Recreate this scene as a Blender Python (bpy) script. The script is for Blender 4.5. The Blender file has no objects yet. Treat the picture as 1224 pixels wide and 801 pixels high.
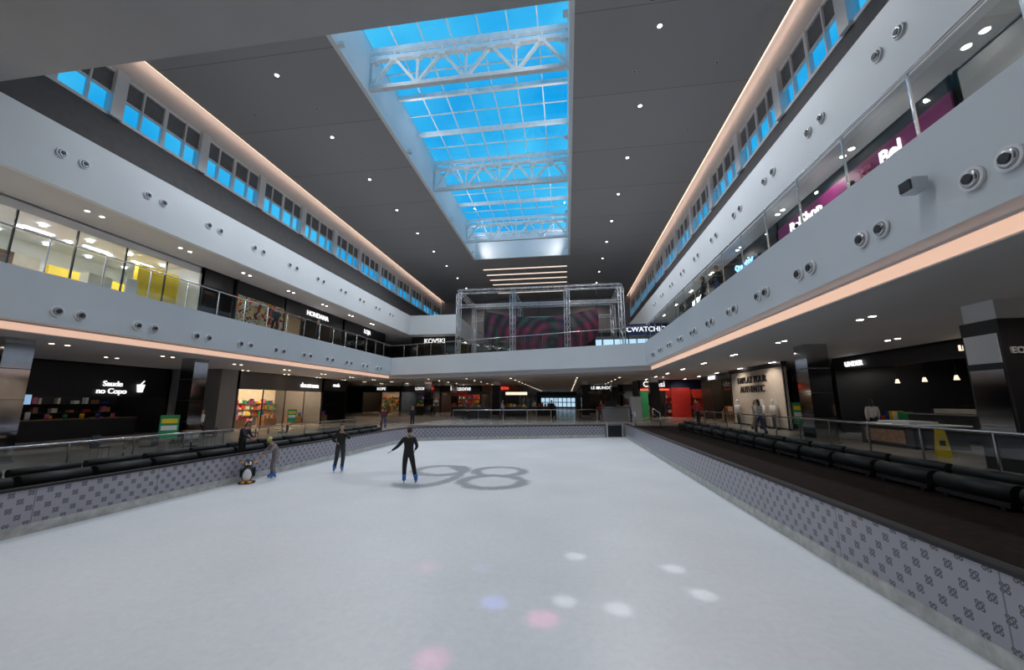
import bpy, bmesh, math, random
from mathutils import Vector, Matrix
random.seed(7)
scene=bpy.context.scene
COL=scene.collection

# ------------------------------------------------------------------ materials
def newmat(name):
    m=bpy.data.materials.new(name); m.use_nodes=True
    nt=m.node_tree; b=nt.nodes.get('Principled BSDF')
    return m,nt,b
def mat(name,col,rough=0.6,metal=0.0,var=0.08,scale=3.0,spec=0.5,bump=0.0):
    m,nt,b=newmat(name)
    tc=nt.nodes.new('ShaderNodeTexCoord'); n=nt.nodes.new('ShaderNodeTexNoise')
    n.inputs['Scale'].default_value=scale; n.inputs['Detail'].default_value=4
    nt.links.new(tc.outputs['Object'],n.inputs['Vector'])
    r=nt.nodes.new('ShaderNodeValToRGB')
    r.color_ramp.elements[0].position=0.3; r.color_ramp.elements[1].position=0.7
    a=[max(0,c*(1-var)) for c in col]; c2=[min(1,c*(1+var)) for c in col]
    r.color_ramp.elements[0].color=(*a,1); r.color_ramp.elements[1].color=(*c2,1)
    nt.links.new(n.outputs['Fac'],r.inputs['Fac']); nt.links.new(r.outputs['Color'],b.inputs['Base Color'])
    b.inputs['Roughness'].default_value=rough; b.inputs['Metallic'].default_value=metal
    b.inputs['Specular IOR Level'].default_value=spec
    if bump:
        bp=nt.nodes.new('ShaderNodeBump'); bp.inputs['Strength'].default_value=bump
        nt.links.new(n.outputs['Fac'],bp.inputs['Height']); nt.links.new(bp.outputs['Normal'],b.inputs['Normal'])
    return m
def emis(name,col,s):
    m,nt,b=newmat(name)
    b.inputs['Base Color'].default_value=(*col,1)
    b.inputs['Emission Color'].default_value=(*col,1); b.inputs['Emission Strength'].default_value=s
    return m
def glassmat(name,tint,gloss=0.08,rough=0.02):
    m,nt,b=newmat(name); nt.nodes.remove(b)
    out=nt.nodes['Material Output']; t=nt.nodes.new('ShaderNodeBsdfTransparent'); g=nt.nodes.new('ShaderNodeBsdfGlossy')
    t.inputs['Color'].default_value=(*tint,1); g.inputs['Roughness'].default_value=rough
    mx=nt.nodes.new('ShaderNodeMixShader'); mx.inputs['Fac'].default_value=gloss
    nt.links.new(t.outputs[0],mx.inputs[1]); nt.links.new(g.outputs[0],mx.inputs[2]); nt.links.new(mx.outputs[0],out.inputs['Surface'])
    return m
M={}
M['white']=mat('painted_white',(0.72,0.74,0.76),0.55,var=0.03,scale=0.4)
M['fascia']=mat('fascia_white',(0.62,0.67,0.71),0.5,var=0.04,scale=0.3)
M['ceilgrey']=mat('ceiling_grey',(0.24,0.24,0.25),0.8,var=0.06,scale=0.5)
M['slabgrey']=mat('slab_grey',(0.42,0.42,0.43),0.8,var=0.05,scale=0.3)
M['ceilwhite']=mat('gallery_ceiling',(0.55,0.55,0.56),0.8,var=0.04,scale=0.5)
M['darkwall']=mat('dark_grey_wall',(0.10,0.10,0.105),0.8)
M['black']=mat('black_paint',(0.012,0.012,0.014),0.45)
M['blackrough']=mat('black_matte',(0.01,0.01,0.011),0.9)
M['dark']=mat('dark_interior',(0.03,0.03,0.034),0.6)
M['steel']=mat('brushed_steel',(0.55,0.56,0.58),0.25,1.0)
M['alu']=mat('truss_aluminium',(0.55,0.57,0.60),0.35,0.5)
M['trusswhite']=mat('truss_white_paint',(0.74,0.78,0.80),0.45)
M['mirror']=mat('column_mirror',(0.5,0.5,0.52),0.08,1.0)
M['deck']=mat('deck_dark_wood',(0.014,0.008,0.006),0.8,scale=6,var=0.5,spec=0.08)
M['bench']=mat('bench_leather',(0.010,0.012,0.012),0.5,spec=0.3)
M['cap']=mat('barrier_cap_black',(0.015,0.015,0.018),0.5,spec=0.3)
M['kick']=mat('kickplate_scuffed',(0.42,0.42,0.40),0.5,scale=5,var=0.25)
M['blind']=mat('window_blind_grey',(0.16,0.17,0.185),0.7)
M['purple']=mat('purple_panel',(0.22,0.018,0.13),0.5)
M['beige']=mat('beige_plaster',(0.58,0.51,0.44),0.7)
M['brick']=mat('grey_mosaic',(0.13,0.125,0.125),0.7,scale=30,var=0.4)
M['yellow']=mat('yellow_panel',(0.85,0.60,0.02),0.5)
M['red']=mat('red_panel',(0.55,0.025,0.02),0.5)
M['green']=mat('green_panel',(0.02,0.28,0.10),0.5)
M['blue']=mat('blue_panel',(0.02,0.06,0.30),0.5)
M['navy']=mat('navy_panel',(0.01,0.02,0.09),0.5)
M['wood']=mat('warm_wood',(0.30,0.16,0.08),0.5,scale=8,var=0.3)
M['pink']=mat('pink_goods',(0.6,0.15,0.3),0.5)
M['cream']=mat('cream_goods',(0.7,0.62,0.5),0.5)
M['glass']=glassmat('railing_glass',(0.90,0.94,0.94),0.035)
M['shopglass']=glassmat('shop_glass',(0.95,0.97,0.97),0.03)
M['skyglass']=glassmat('skylight_glass',(0.85,0.97,1.0),0.03)
M['led_warm']=emis('led_cove_warm',(1.0,0.64,0.47),0.62)
M['led_warm2']=emis('led_cove_ceiling_warm',(1.0,0.66,0.46),3.2)
M['led_white']=emis('led_strip_white',(1.0,0.80,0.66),1.0)
M['lamp']=emis('downlight_lens',(1.0,0.93,0.85),12)
M['lampw']=emis('downlight_lens_warm',(1.0,0.80,0.62),7)
M['shoplight']=emis('shop_light_white',(0.95,0.97,1.0),9)
M['shopwarm']=emis('shop_light_warm',(1.0,0.72,0.45),12)
M['dimlight']=emis('shop_light_dim',(1.0,0.8,0.6),1.2)
M['signwhite']=emis('sign_letters_white',(1,1,1),1.1)
M['signblue']=emis('sign_letters_blue',(0.25,0.5,1),2.2)
M['signred']=emis('sign_letters_red',(1,0.08,0.05),1.3)
M['screen']=emis('menu_screen',(0.25,0.4,0.6),1.0)
M['windowlit']=emis('daylit_window',(0.55,0.80,1.0),0.9)
PROD=[M['red'],M['yellow'],M['green'],M['pink'],M['cream'],M['blue'],M['wood'],M['white']]

def floor_mat():
    m,nt,b=newmat('mall_floor_tile')
    tc=nt.nodes.new('ShaderNodeTexCoord'); br=nt.nodes.new('ShaderNodeTexBrick')
    br.offset=0; br.inputs['Scale'].default_value=1.0
    br.inputs['Brick Width'].default_value=1.2; br.inputs['Row Height'].default_value=1.2; br.inputs['Mortar Size'].default_value=0.008
    br.inputs['Color1'].default_value=(0.46,0.41,0.37,1); br.inputs['Color2'].default_value=(0.43,0.38,0.34,1); br.inputs['Mortar'].default_value=(0.20,0.17,0.16,1)
    nt.links.new(tc.outputs['Object'],br.inputs['Vector']); nt.links.new(br.outputs['Color'],b.inputs['Base Color'])
    b.inputs['Roughness'].default_value=0.18
    return m
M['tile']=floor_mat()

def ceiling_mat():
    m,nt,b=newmat('ceiling_panels')
    tc=nt.nodes.new('ShaderNodeTexCoord'); br=nt.nodes.new('ShaderNodeTexBrick')
    br.offset=0; br.inputs['Scale'].default_value=1.0
    br.inputs['Brick Width'].default_value=40; br.inputs['Row Height'].default_value=5.3; br.inputs['Mortar Size'].default_value=0.02
    br.inputs['Color1'].default_value=(0.315,0.315,0.32,1); br.inputs['Color2'].default_value=(0.33,0.33,0.335,1); br.inputs['Mortar'].default_value=(0.17,0.17,0.17,1)
    nt.links.new(tc.outputs['Object'],br.inputs['Vector']); nt.links.new(br.outputs['Color'],b.inputs['Base Color'])
    b.inputs['Roughness'].default_value=0.85
    return m
M['ceilpan']=ceiling_mat()

def mth(nt,op,a,b=None,c=None):
    n=nt.nodes.new('ShaderNodeMath'); n.operation=op
    for i,v in enumerate((a,b,c)):
        if v is None: continue
        if isinstance(v,(int,float)): n.inputs[i].default_value=v
        else: nt.links.new(v,n.inputs[i])
    return n.outputs[0]
def sstep(nt,v,a,b):   # returns 1 below a, 0 above b
    n=nt.nodes.new('ShaderNodeMapRange'); n.interpolation_type='SMOOTHSTEP'
    nt.links.new(v,n.inputs['Value']); n.inputs['From Min'].default_value=a; n.inputs['From Max'].default_value=b
    n.inputs['To Min'].default_value=1; n.inputs['To Max'].default_value=0
    return n.outputs['Result']

def ice_mat():
    m,nt,b=newmat('ice_surface'); L=nt.links
    tc=nt.nodes.new('ShaderNodeTexCoord')
    sp=nt.nodes.new('ShaderNodeSeparateXYZ'); L.new(tc.outputs['Object'],sp.inputs[0])
    wob=nt.nodes.new('ShaderNodeTexNoise'); wob.inputs['Scale'].default_value=2.5; wob.inputs['Detail'].default_value=6
    L.new(tc.outputs['Object'],wob.inputs['Vector'])
    wv=mth(nt,'MULTIPLY',mth(nt,'SUBTRACT',wob.outputs['Fac'],0.5),0.35)
    x=mth(nt,'ADD',sp.outputs['X'],wv); y=mth(nt,'ADD',sp.outputs['Y'],wv)
    def ring(cx,cy,rx,ry,w):
        dx=mth(nt,'DIVIDE',mth(nt,'SUBTRACT',x,cx),rx); dy=mth(nt,'DIVIDE',mth(nt,'SUBTRACT',y,cy),ry)
        d=mth(nt,'SQRT',mth(nt,'ADD',mth(nt,'MULTIPLY',dx,dx),mth(nt,'MULTIPLY',dy,dy)))
        return sstep(nt,mth(nt,'ABSOLUTE',mth(nt,'SUBTRACT',d,1.0)),w*0.4,w*1.4)
    r1=ring(-2.6,15.0,0.90,0.90,0.24); r2=ring(-2.5,13.1,1.0,1.0,0.24)
    r3=ring(-4.85,14.9,0.95,1.0,0.24); r4=ring(-4.9,13.9,1.0,1.85,0.20)
    cut=sstep(nt,mth(nt,'MULTIPLY',mth(nt,'ADD',x,4.7),-1.0),-0.2,0.2)
    low=sstep(nt,y,12.3,12.7)
    r4=mth(nt,'MULTIPLY',r4,mth(nt,'MAXIMUM',cut,low))
    s1=ring(-6.1,13.2,1.3,0.9,0.5)
    mask=mth(nt,'MAXIMUM',mth(nt,'MAXIMUM',r1,r2),mth(nt,'MAXIMUM',r3,r4))
    mask=mth(nt,'MAXIMUM',mask,mth(nt,'MULTIPLY',s1,0.25))
    n2=nt.nodes.new('ShaderNodeTexNoise'); n2.inputs['Scale'].default_value=9; n2.inputs['Detail'].default_value=10; n2.inputs['Roughness'].default_value=0.75
    L.new(tc.outputs['Object'],n2.inputs['Vector'])
    n3=nt.nodes.new('ShaderNodeTexNoise'); n3.inputs['Scale'].default_value=0.35; n3.inputs['Detail'].default_value=5
    L.new(tc.outputs['Object'],n3.inputs['Vector'])
    r=nt.nodes.new('ShaderNodeValToRGB'); r.color_ramp.elements[0].position=0.25; r.color_ramp.elements[1].position=0.75
    r.color_ramp.elements[0].color=(0.66,0.68,0.70,1); r.color_ramp.elements[1].color=(0.90,0.91,0.92,1)
    f=mth(nt,'ADD',mth(nt,'MULTIPLY',n2.outputs['Fac'],0.5),mth(nt,'MULTIPLY',n3.outputs['Fac'],0.5))
    L.new(f,r.inputs['Fac'])
    mx=nt.nodes.new('ShaderNodeMixRGB'); mx.inputs['Color2'].default_value=(0.17,0.20,0.23,1)
    L.new(r.outputs['Color'],mx.inputs['Color1'])
    fm=mth(nt,'MULTIPLY',mask,mth(nt,'MULTIPLY_ADD',n2.outputs['Fac'],0.9,0.28)); L.new(fm,mx.inputs['Fac'])
    L.new(mx.outputs[0],b.inputs['Base Color'])
    b.inputs['Roughness'].default_value=0.34
    bp=nt.nodes.new('ShaderNodeBump'); bp.inputs['Strength'].default_value=0.12; bp.inputs['Distance'].default_value=0.02
    L.new(n2.outputs['Fac'],bp.inputs['Height']); L.new(bp.outputs['Normal'],b.inputs['Normal'])
    return m
M['ice']=ice_mat()

def barrier_mat():
    m,nt,b=newmat('barrier_pattern'); L=nt.links
    uv=nt.nodes.new('ShaderNodeUVMap'); sp=nt.nodes.new('ShaderNodeSeparateXYZ'); L.new(uv.outputs[0],sp.inputs[0])
    PU,PV=0.29,0.145
    u=mth(nt,'DIVIDE',sp.outputs['X'],PU); v=mth(nt,'DIVIDE',sp.outputs['Y'],PV)
    row=mth(nt,'FLOOR',v); odd=mth(nt,'MODULO',row,2.0)
    u2=mth(nt,'ADD',u,mth(nt,'MULTIPLY',odd,0.5))
    fx=mth(nt,'MULTIPLY',mth(nt,'SUBTRACT',mth(nt,'FRACT',u2),0.5),PU)
    fy=mth(nt,'MULTIPLY',mth(nt,'SUBTRACT',mth(nt,'FRACT',v),0.5),PV)
    ax=mth(nt,'SUBTRACT',mth(nt,'ABSOLUTE',fx),0.026); ay=mth(nt,'SUBTRACT',mth(nt,'ABSOLUTE',fy),0.026)
    d=mth(nt,'SQRT',mth(nt,'ADD',mth(nt,'MULTIPLY',ax,ax),mth(nt,'MULTIPLY',ay,ay)))
    loop=sstep(nt,mth(nt,'ABSOLUTE',mth(nt,'SUBTRACT',d,0.018)),0.0065,0.0095)
    seam=sstep(nt,mth(nt,'ABSOLUTE',mth(nt,'SUBTRACT',mth(nt,'MODULO',sp.outputs['X'],2.4),1.2)),0.006,0.010)
    mx=nt.nodes.new('ShaderNodeMixRGB'); mx.inputs['Color1'].default_value=(0.30,0.295,0.335,1); mx.inputs['Color2'].default_value=(0.045,0.05,0.065,1)
    L.new(mth(nt,'MULTIPLY',loop,0.92),mx.inputs['Fac'])
    m2=nt.nodes.new('ShaderNodeMixRGB'); m2.inputs['Color2'].default_value=(0.12,0.12,0.13,1); L.new(mx.outputs[0],m2.inputs['Color1']); L.new(seam,m2.inputs['Fac'])
    L.new(m2.outputs[0],b.inputs['Base Color']); b.inputs['Roughness'].default_value=0.35
    return m
M['barrier']=barrier_mat()

def mural_mat(name,cols,scale,base=(0.01,0.01,0.012)):
    m,nt,b=newmat(name); L=nt.links
    tc=nt.nodes.new('ShaderNodeTexCoord'); v=nt.nodes.new('ShaderNodeTexNoise'); v.inputs['Scale'].default_value=scale; v.inputs['Detail'].default_value=2; v.inputs['Distortion'].default_value=2.0
    L.new(tc.outputs['Object'],v.inputs['Vector'])
    r=nt.nodes.new('ShaderNodeValToRGB'); r.color_ramp.interpolation='CONSTANT'
    e=r.color_ramp.elements; e[0].position=0; e[0].color=(*base,1); e[1].position=0.40; e[1].color=(*cols[0],1)
    p=0.46
    for c in cols[1:]:
        k=e.new(p); k.color=(*c,1); p+=0.055
    L.new(v.outputs['Fac'],r.inputs['Fac']); L.new(r.outputs['Color'],b.inputs['Base Color']); b.inputs['Roughness'].default_value=0.6
    return m
M['mural']=mural_mat('graffiti_mural',[(0.5,0.05,0.05),(0.6,0.45,0.05),(0.02,0.3,0.35),(0.5,0.5,0.45),(0.02,0.02,0.02)],1.1)
def drape_mat():
    m,nt,b=newmat('stage_drape_print'); L=nt.links
    tc=nt.nodes.new('ShaderNodeTexCoord'); wv=nt.nodes.new('ShaderNodeTexWave'); wv.wave_type='RINGS'; wv.rings_direction='Y'
    wv.inputs['Scale'].default_value=0.30; wv.inputs['Distortion'].default_value=3.5; wv.inputs['Detail'].default_value=1
    mp=nt.nodes.new('ShaderNodeMapping'); mp.inputs['Location'].default_value=(1.5,0,-9.0); L.new(tc.outputs['Object'],mp.inputs[0]); L.new(mp.outputs[0],wv.inputs['Vector'])
    n=nt.nodes.new('ShaderNodeTexNoise'); n.inputs['Scale'].default_value=0.25; L.new(tc.outputs['Object'],n.inputs['Vector'])
    r=nt.nodes.new('ShaderNodeValToRGB'); e=r.color_ramp.elements
    e[0].position=0.3; e[0].color=(0.05,0.01,0.05,1); e[1].position=0.7; e[1].color=(0.02,0.04,0.14,1)
    for p,c in((0.42,(0.20,0.015,0.05)),(0.50,(0.10,0.02,0.05)),(0.54,(0.02,0.09,0.06)),(0.62,(0.12,0.03,0.06))): k=e.new(p); k.color=(*c,1)
    L.new(n.outputs['Fac'],r.inputs['Fac'])
    mx=nt.nodes.new('ShaderNodeMixRGB'); mx.inputs['Color2'].default_value=(0.01,0.01,0.015,1); L.new(r.outputs[0],mx.inputs['Color1']); L.new(mth(nt,'MULTIPLY',wv.outputs['Fac'],0.9),mx.inputs['Fac'])
    L.new(mx.outputs[0],b.inputs['Base Color']); b.inputs['Roughness'].default_value=0.7
    return m
M['drape']=drape_mat()

# ------------------------------------------------------------------ mesh builder
class MB:
    def __init__(s,T=None): s.v=[];s.f=[];s.m=[];s.mats=[];s.T=T;s.uv={};s.sm=[]
    def mi(s,m):
        if m not in s.mats: s.mats.append(m)
        return s.mats.index(m)
    def pt(s,p):
        p=Vector(p)
        return s.T(p) if s.T else p
    def add(s,verts,faces,m,smooth=False):
        b=len(s.v); s.v+= [s.pt(p) for p in verts]
        i=s.mi(m)
        for f in faces: s.f.append([b+k for k in f]); s.m.append(i); s.sm.append(smooth)
    def box(s,x0,x1,y0,y1,z0,z1,m):
        v=[(x,y,z) for z in (z0,z1) for y in (y0,y1) for x in (x0,x1)]
        s.add(v,[(0,2,3,1),(4,5,7,6),(0,1,5,4),(2,6,7,3),(0,4,6,2),(1,3,7,5)],m)
    def prism(s,pts,z0,z1,m):
        n=len(pts); v=[(x,y,z0) for x,y in pts]+[(x,y,z1) for x,y in pts]
        s.add(v,[tuple(range(n-1,-1,-1)),tuple(range(n,2*n))]+[(i,(i+1)%n,n+(i+1)%n,n+i) for i in range(n)],m)
    def cyl(s,p,q,r,m,n=10,r2=None,smooth=True):
        p=Vector(p);q=Vector(q);d=(q-p).normalized()
        a=d.orthogonal().normalized(); b=d.cross(a); r2=r if r2 is None else r2
        v=[];
        for c,rr in((p,r),(q,r2)):
            for i in range(n):
                t=2*math.pi*i/n; v.append(c+a*rr*math.cos(t)+b*rr*math.sin(t))
        base=len(s.v)
        s.add(v,[(i,(i+1)%n,n+(i+1)%n,n+i) for i in range(n)],m,smooth)
        i0=s.mi(m)
        s.f.append([base+i for i in range(n-1,-1,-1)]); s.m.append(i0); s.sm.append(False)
        s.f.append([base+n+i for i in range(n)]); s.m.append(i0); s.sm.append(False)
    def beam(s,p,q,w,m): s.cyl(p,q,w*0.7071,m,n=4,smooth=False)
    def ball(s,c,r,m,nu=16,nv=10,cond=None,rot=None):
        c=Vector(c); rx,ry,rz=(r,r,r) if isinstance(r,(int,float)) else r
        v=[];f=[]
        for j in range(nv+1):
            ph=math.pi*j/nv
            for i in range(nu):
                t=2*math.pi*i/nu
                p=Vector((rx*math.sin(ph)*math.cos(t),ry*math.sin(ph)*math.sin(t),rz*math.cos(ph)))
                if rot: p=rot@p
                v.append(c+p)
        for j in range(nv):
            for i in range(nu):
                q=(j*nu+i,(j+1)*nu+i,(j+1)*nu+(i+1)%nu,j*nu+(i+1)%nu)
                cc=sum((v[k] for k in q),Vector())/4-c
                if cond is None or cond(cc): f.append(q)
        s.add(v,f,m,True)
    def build(s,name,parent=None,recalc=True,merge=False):
        me=bpy.data.meshes.new(name); me.from_pydata(s.v,[],s.f)
        for m in s.mats: me.materials.append(m)
        for p,i,sm in zip(me.polygons,s.m,s.sm): p.material_index=i; p.use_smooth=sm
        if recalc:
            bm=bmesh.new(); bm.from_mesh(me)
            if merge: bmesh.ops.remove_doubles(bm,verts=bm.verts,dist=1e-4)
            bmesh.ops.recalc_face_normals(bm,faces=bm.faces); bm.to_mesh(me); bm.free()
        o=bpy.data.objects.new(name,me); COL.objects.link(o)
        if parent: o.parent=parent
        return o
def empty(name,loc=(0,0,0),rz=0):
    e=bpy.data.objects.new(name,None); e.empty_display_size=0.3; e.location=loc; e.rotation_euler=(0,0,rz); COL.objects.link(e); return e
def one(name,fn,parent=None,T=None):
    b=MB(T); fn(b); return b.build(name,parent)
def text(name,s,loc,S,Nn,size,m,parent=None,ext=0.03,align='CENTER'):
    cu=bpy.data.curves.new(name,'FONT'); cu.body=s; cu.size=size; cu.extrude=ext; cu.align_x=align; cu.align_y='CENTER'; cu.offset=size*0.006
    o=bpy.data.objects.new(name,cu); COL.objects.link(o); cu.materials.append(m)
    S=Vector(S).normalized();Z=Vector((0,0,1));Nn=S.cross(Z)
    Mx=Matrix((S,Z,Nn)).transposed().to_4x4(); Mx.translation=Vector(loc)
    o.matrix_world=Mx
    if parent: o.parent=parent; o.matrix_parent_inverse=Matrix.Identity(4)
    return o

# ------------------------------------------------------------------ camera
cd=bpy.data.cameras.new('camera'); cam=bpy.data.objects.new('camera',cd); COL.objects.link(cam)
R=Vector((0.990,0.140,0)).normalized(); F=Vector((-0.1379,0.9758,0.1703)).normalized()
R=(R-F*R.dot(F)).normalized(); U=R.cross(F)
mw=Matrix((R,U,-F)).transposed().to_4x4(); mw.translation=Vector((0,0,2.6)); cam.matrix_world=mw
cd.sensor_width=36; cd.lens=460/1224*36; cd.clip_end=400; cd.clip_start=0.05
scene.camera=cam
scene.view_settings.view_transform='Standard'
scene.view_settings.exposure=0.0

# ------------------------------------------------------------------ world
w=bpy.data.worlds.new('sky'); scene.world=w; w.use_nodes=True
nt=w.node_tree; bg=nt.nodes['Background']
tc=nt.nodes.new('ShaderNodeTexCoord'); no=nt.nodes.new('ShaderNodeTexNoise'); no.inputs['Scale'].default_value=5; no.inputs['Detail'].default_value=6
nt.links.new(tc.outputs['Generated'],no.inputs['Vector'])
rp=nt.nodes.new('ShaderNodeValToRGB'); rp.color_ramp.elements[0].position=0.35; rp.color_ramp.elements[1].position=0.72
rp.color_ramp.elements[0].color=(0.006,0.36,0.78,1); rp.color_ramp.elements[1].color=(0.09,0.60,0.92,1)
nt.links.new(no.outputs['Fac'],rp.inputs['Fac']); nt.links.new(rp.outputs['Color'],bg.inputs['Color']); bg.inputs['Strength'].default_value=1.1

# ------------------------------------------------------------------ dimensions
XL,XR=-17.4,5.8; BL,BR=-21.4,9.8; WL,WR=-23.0,11.4
ZF=1.0; ZFL=0.45
Y0=-8
one('ice_rink_floor',lambda b:b.box(-10.75,4.25,-4.1,31,-0.3,0,M['ice']))

# ---------------- barriers
def barrier(name,path,h=1.0):
    pts=[Vector((x,y,0)) for x,y in path]; n=len(pts)
    nor=[]
    for i in range(n):
        d=Vector((0,0,0))
        if i>0: d+=(pts[i]-pts[i-1]).normalized()
        if i<n-1: d+=(pts[i+1]-pts[i]).normalized()
        d.normalize(); nor.append(Vector((-d.y,d.x,0)))
    s=[0]
    for i in range(1,n): s.append(s[-1]+(pts[i]-pts[i-1]).length)
    me=bpy.data.meshes.new(name); V=[];Fc=[];Mi=[];UV=[]
    mats=[M['barrier'],M['kick'],M['cap'],M['steel']]
    def prof(lst):
        for (o0,z0,o1,z1,mi) in lst:
            for i in range(n-1):
                k=len(V)
                V.extend([pts[i]+nor[i]*o0+Vector((0,0,z0)),pts[i+1]+nor[i+1]*o0+Vector((0,0,z0)),pts[i+1]+nor[i+1]*o1+Vector((0,0,z1)),pts[i]+nor[i]*o1+Vector((0,0,z1))])
                Fc.append((k,k+1,k+2,k+3)); Mi.append(mi); UV.extend([(s[i],z0),(s[i+1],z0),(s[i+1],z1),(s[i],z1)])
    prof([(-0.02,0,-0.02,0.19,1),(-0.02,0.19,0,0.2,1),(0,0.2,0,h-0.05,0),(0,h-0.05,-0.03,h-0.05,2),(-0.03,h-0.05,-0.03,h,2),(-0.03,h,0.14,h,2),(0.14,h,0.14,0,2)])
    me.from_pydata(V,[],Fc)
    for m in mats: me.materials.append(m)
    for p,i in zip(me.polygons,Mi): p.material_index=i
    ul=me.uv_layers.new(name='UVMap')
    for i,u in enumerate(UV): ul.data[i].uv=u
    o=bpy.data.objects.new(name,me); COL.objects.link(o); return o
lp=[(-10.7,-4),(-10.7,22.6),(-10.65,23.6),(-10.5,24.4),(-10.15,25.1),(-9.6,25.6),(-8.9,25.95),(2.7,29.7)]
barrier('rink_barrier',lp,0.92)
barrier('rink_barrier',[(4.2,30.0),(4.2,-4)],1.0)
barrier('rink_barrier',[(4.2,-4),(-10.7,-4)],1.0)
def gate(b):
    b.beam((2.85,29.72,0),(2.85,29.72,1.05),0.1,M['steel']); b.beam((4.0,30.15,0),(4.0,30.15,1.05),0.1,M['steel'])
    b.beam((2.85,29.72,0.9),(4.0,30.15,0.9),0.06,M['steel'])
    b.prism([(2.9,29.74),(3.95,30.12),(3.93,30.17),(2.88,29.79)],0.05,0.85,M['black'])
one('rink_gate',gate)

# ---------------- floors
one('floor_mall_left',lambda b:(b.box(-36,-13.6,Y0,40,-0.3,ZFL,M['tile']),b.box(-13.6,-10.84,Y0,26,-0.3,ZFL,M['deck']),b.box(-13.6,-11,26,40,-0.3,ZFL,M['tile'])))
one('floor_mall_right',lambda b:b.box(8.2,26,Y0,30.75,-0.3,ZF,M['tile']))
one('floor_deck_right',lambda b:b.box(4.35,8.2,Y0,30.75,-0.3,0.8,M['deck']))
one('floor_near',lambda b:b.box(-10.84,4.35,Y0,-4.15,-0.3,0.9,M['deck']))
one('floor_mall_back',lambda b:b.prism([(-11,26),(-8.9,26.12),(2.7,29.86),(4.35,30.75),(26,30.75),(26,92),(-36,92),(-36,40),(-11,40)],-0.3,ZF,M['tile']))

# ---------------- level 2 slabs with cove
def slabs(b):
    f=M['fascia']
    b.prism([(-36,Y0),(XL,Y0),(XL,36.5),(XR,29.3),(XR,Y0),(26,Y0),(26,92),(-36,92)],5.2,6.9,f)
one('balcony_slab',slabs)
def l1ceil(b):
    b.prism([(-36,Y0),(XL-0.4,Y0),(XL-0.4,36.95),(XR+0.4,29.6),(XR+0.4,Y0),(26,Y0),(26,92),(-36,92)],4.87,5.2,M['ceilwhite'])
one('ceiling_ground_level',l1ceil)
def coves(b):
    e=M['led_warm']
    b.box(XL-0.40,XL-0.38,Y0,36.9,4.90,5.14,e); b.box(XR+0.38,XR+0.40,Y0,29.5,4.90,5.14,e)
one('led_cove_strip',coves)
one('floor_level2',lambda b:b.prism([(-36,Y0),(XL-0.15,Y0),(XL-0.15,36.7),(XR+0.15,29.5),(XR+0.15,Y0),(26,Y0),(26,92),(-36,92)],6.9,6.94,M['tile']))

# ---------------- level 3 bands and ceilings
one('wall_upper_left',lambda b:(b.box(BL-0.3,BL,Y0,50,11.7,14.4,M['fascia']),b.box(BL-0.3,-14.8,50,50.3,11.7,14.4,M['fascia']),b.box(-15.1,-14.8,50.3,68,11.7,14.4,M['fascia']),
    b.box(WL,BL-0.3,Y0,68,14.1,14.3,M['darkwall']),b.box(BL-0.3,-15.1,50.3,68,14.1,14.3,M['darkwall']),b.box(WL-0.3,WL,Y0,68,14.1,17.1,M['darkwall']),b.box(WL-0.3,WL,Y0,68,19.7,21.6,M['ceilwhite'])))
one('wall_upper_right',lambda b:(b.box(BR,BR+0.3,Y0,68,11.7,14.4,M['fascia']),
    b.box(BR+0.3,WR,Y0,68,14.1,14.3,M['darkwall']),b.box(WR,WR+0.3,Y0,68,14.1,17.1,M['darkwall']),b.box(WR,WR+0.3,Y0,68,19.7,21.6,M['ceilwhite'])))
one('ceiling_level2',lambda b:(b.box(-36,BL-0.3,Y0,92,11.7,11.9,M['ceilwhite']),b.box(BR+0.3,26,Y0,92,11.7,11.9,M['ceilwhite']),b.box(BL-0.3,-15.1,50.3,92,11.7,11.9,M['ceilwhite']),b.box(-15.1,BR+0.3,68,92,11.7,11.9,M['ceilwhite'])))
SX0,SX1,SY0,SY1=-11.5,0.55,13.0,47.0
CL0,CR0=-22.5,10.9
def mainceil(b):
    c=M['ceilpan']
    b.box(CL0,SX0-0.25,10.1,68,21.0,21.3,c); b.box(SX1+0.25,CR0,10.1,68,21.0,21.3,c)
    b.box(SX0-0.25,SX1+0.25,SY1+0.25,68,21.0,21.3,c); b.box(SX0-0.25,SX1+0.25,10.1,SY0-0.25,21.0,21.3,c)
    b.box(WL,CL0,10.1,68,21.5,21.7,M['white']); b.box(CR0,WR,10.1,68,21.5,21.7,M['white'])
one('ceiling',mainceil)
one('ceiling_near_soffit',lambda b:b.box(WL,WR,Y0,10.1,14.8,21.5,M['slabgrey']))
def cove2(b):
    b.box(CL0-0.06,CL0,10.2,68,21.02,21.28,M['led_warm2']); b.box(CR0,CR0+0.06,10.2,68,21.02,21.28,M['led_warm2'])
one('led_cove_strip',cove2)
def shaft(b):
    wq=M['white']
    b.box(SX0-0.25,SX0,SY0,SY1,21.0,24.4,wq); b.box(SX1,SX1+0.25,SY0,SY1,21.0,24.4,wq)
    b.box(SX0-0.25,SX1+0.25,SY1,SY1+0.25,21.0,24.4,wq); b.box(SX0-0.25,SX1+0.25,SY0-0.25,SY0,21.0,24.4,wq)
one('wall_skylight_shaft',shaft)
sk=empty('skylight_window')
def skyl(b):
    t=M['trusswhite']
    dy=(30.7-19.2)/6
    yy=19.2
    while yy-dy>SY0: yy-=dy
    while yy<SY1:
        main = abs(((yy-19.2)/dy)%2)<0.01 or abs(((yy-19.2)/dy)%2-2)<0.01
        h=0.34 if main else 0.10; ww=0.20 if main else 0.06
        b.box(SX0,SX1,yy-ww/2,yy+ww/2,24.2-h,24.2,t); yy+=dy
    for i in range(1,7):
        x=SX0+(SX1-SX0)*i/7
        b.box(x-0.035,x+0.035,SY0,SY1,24.10,24.2,t)
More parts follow.
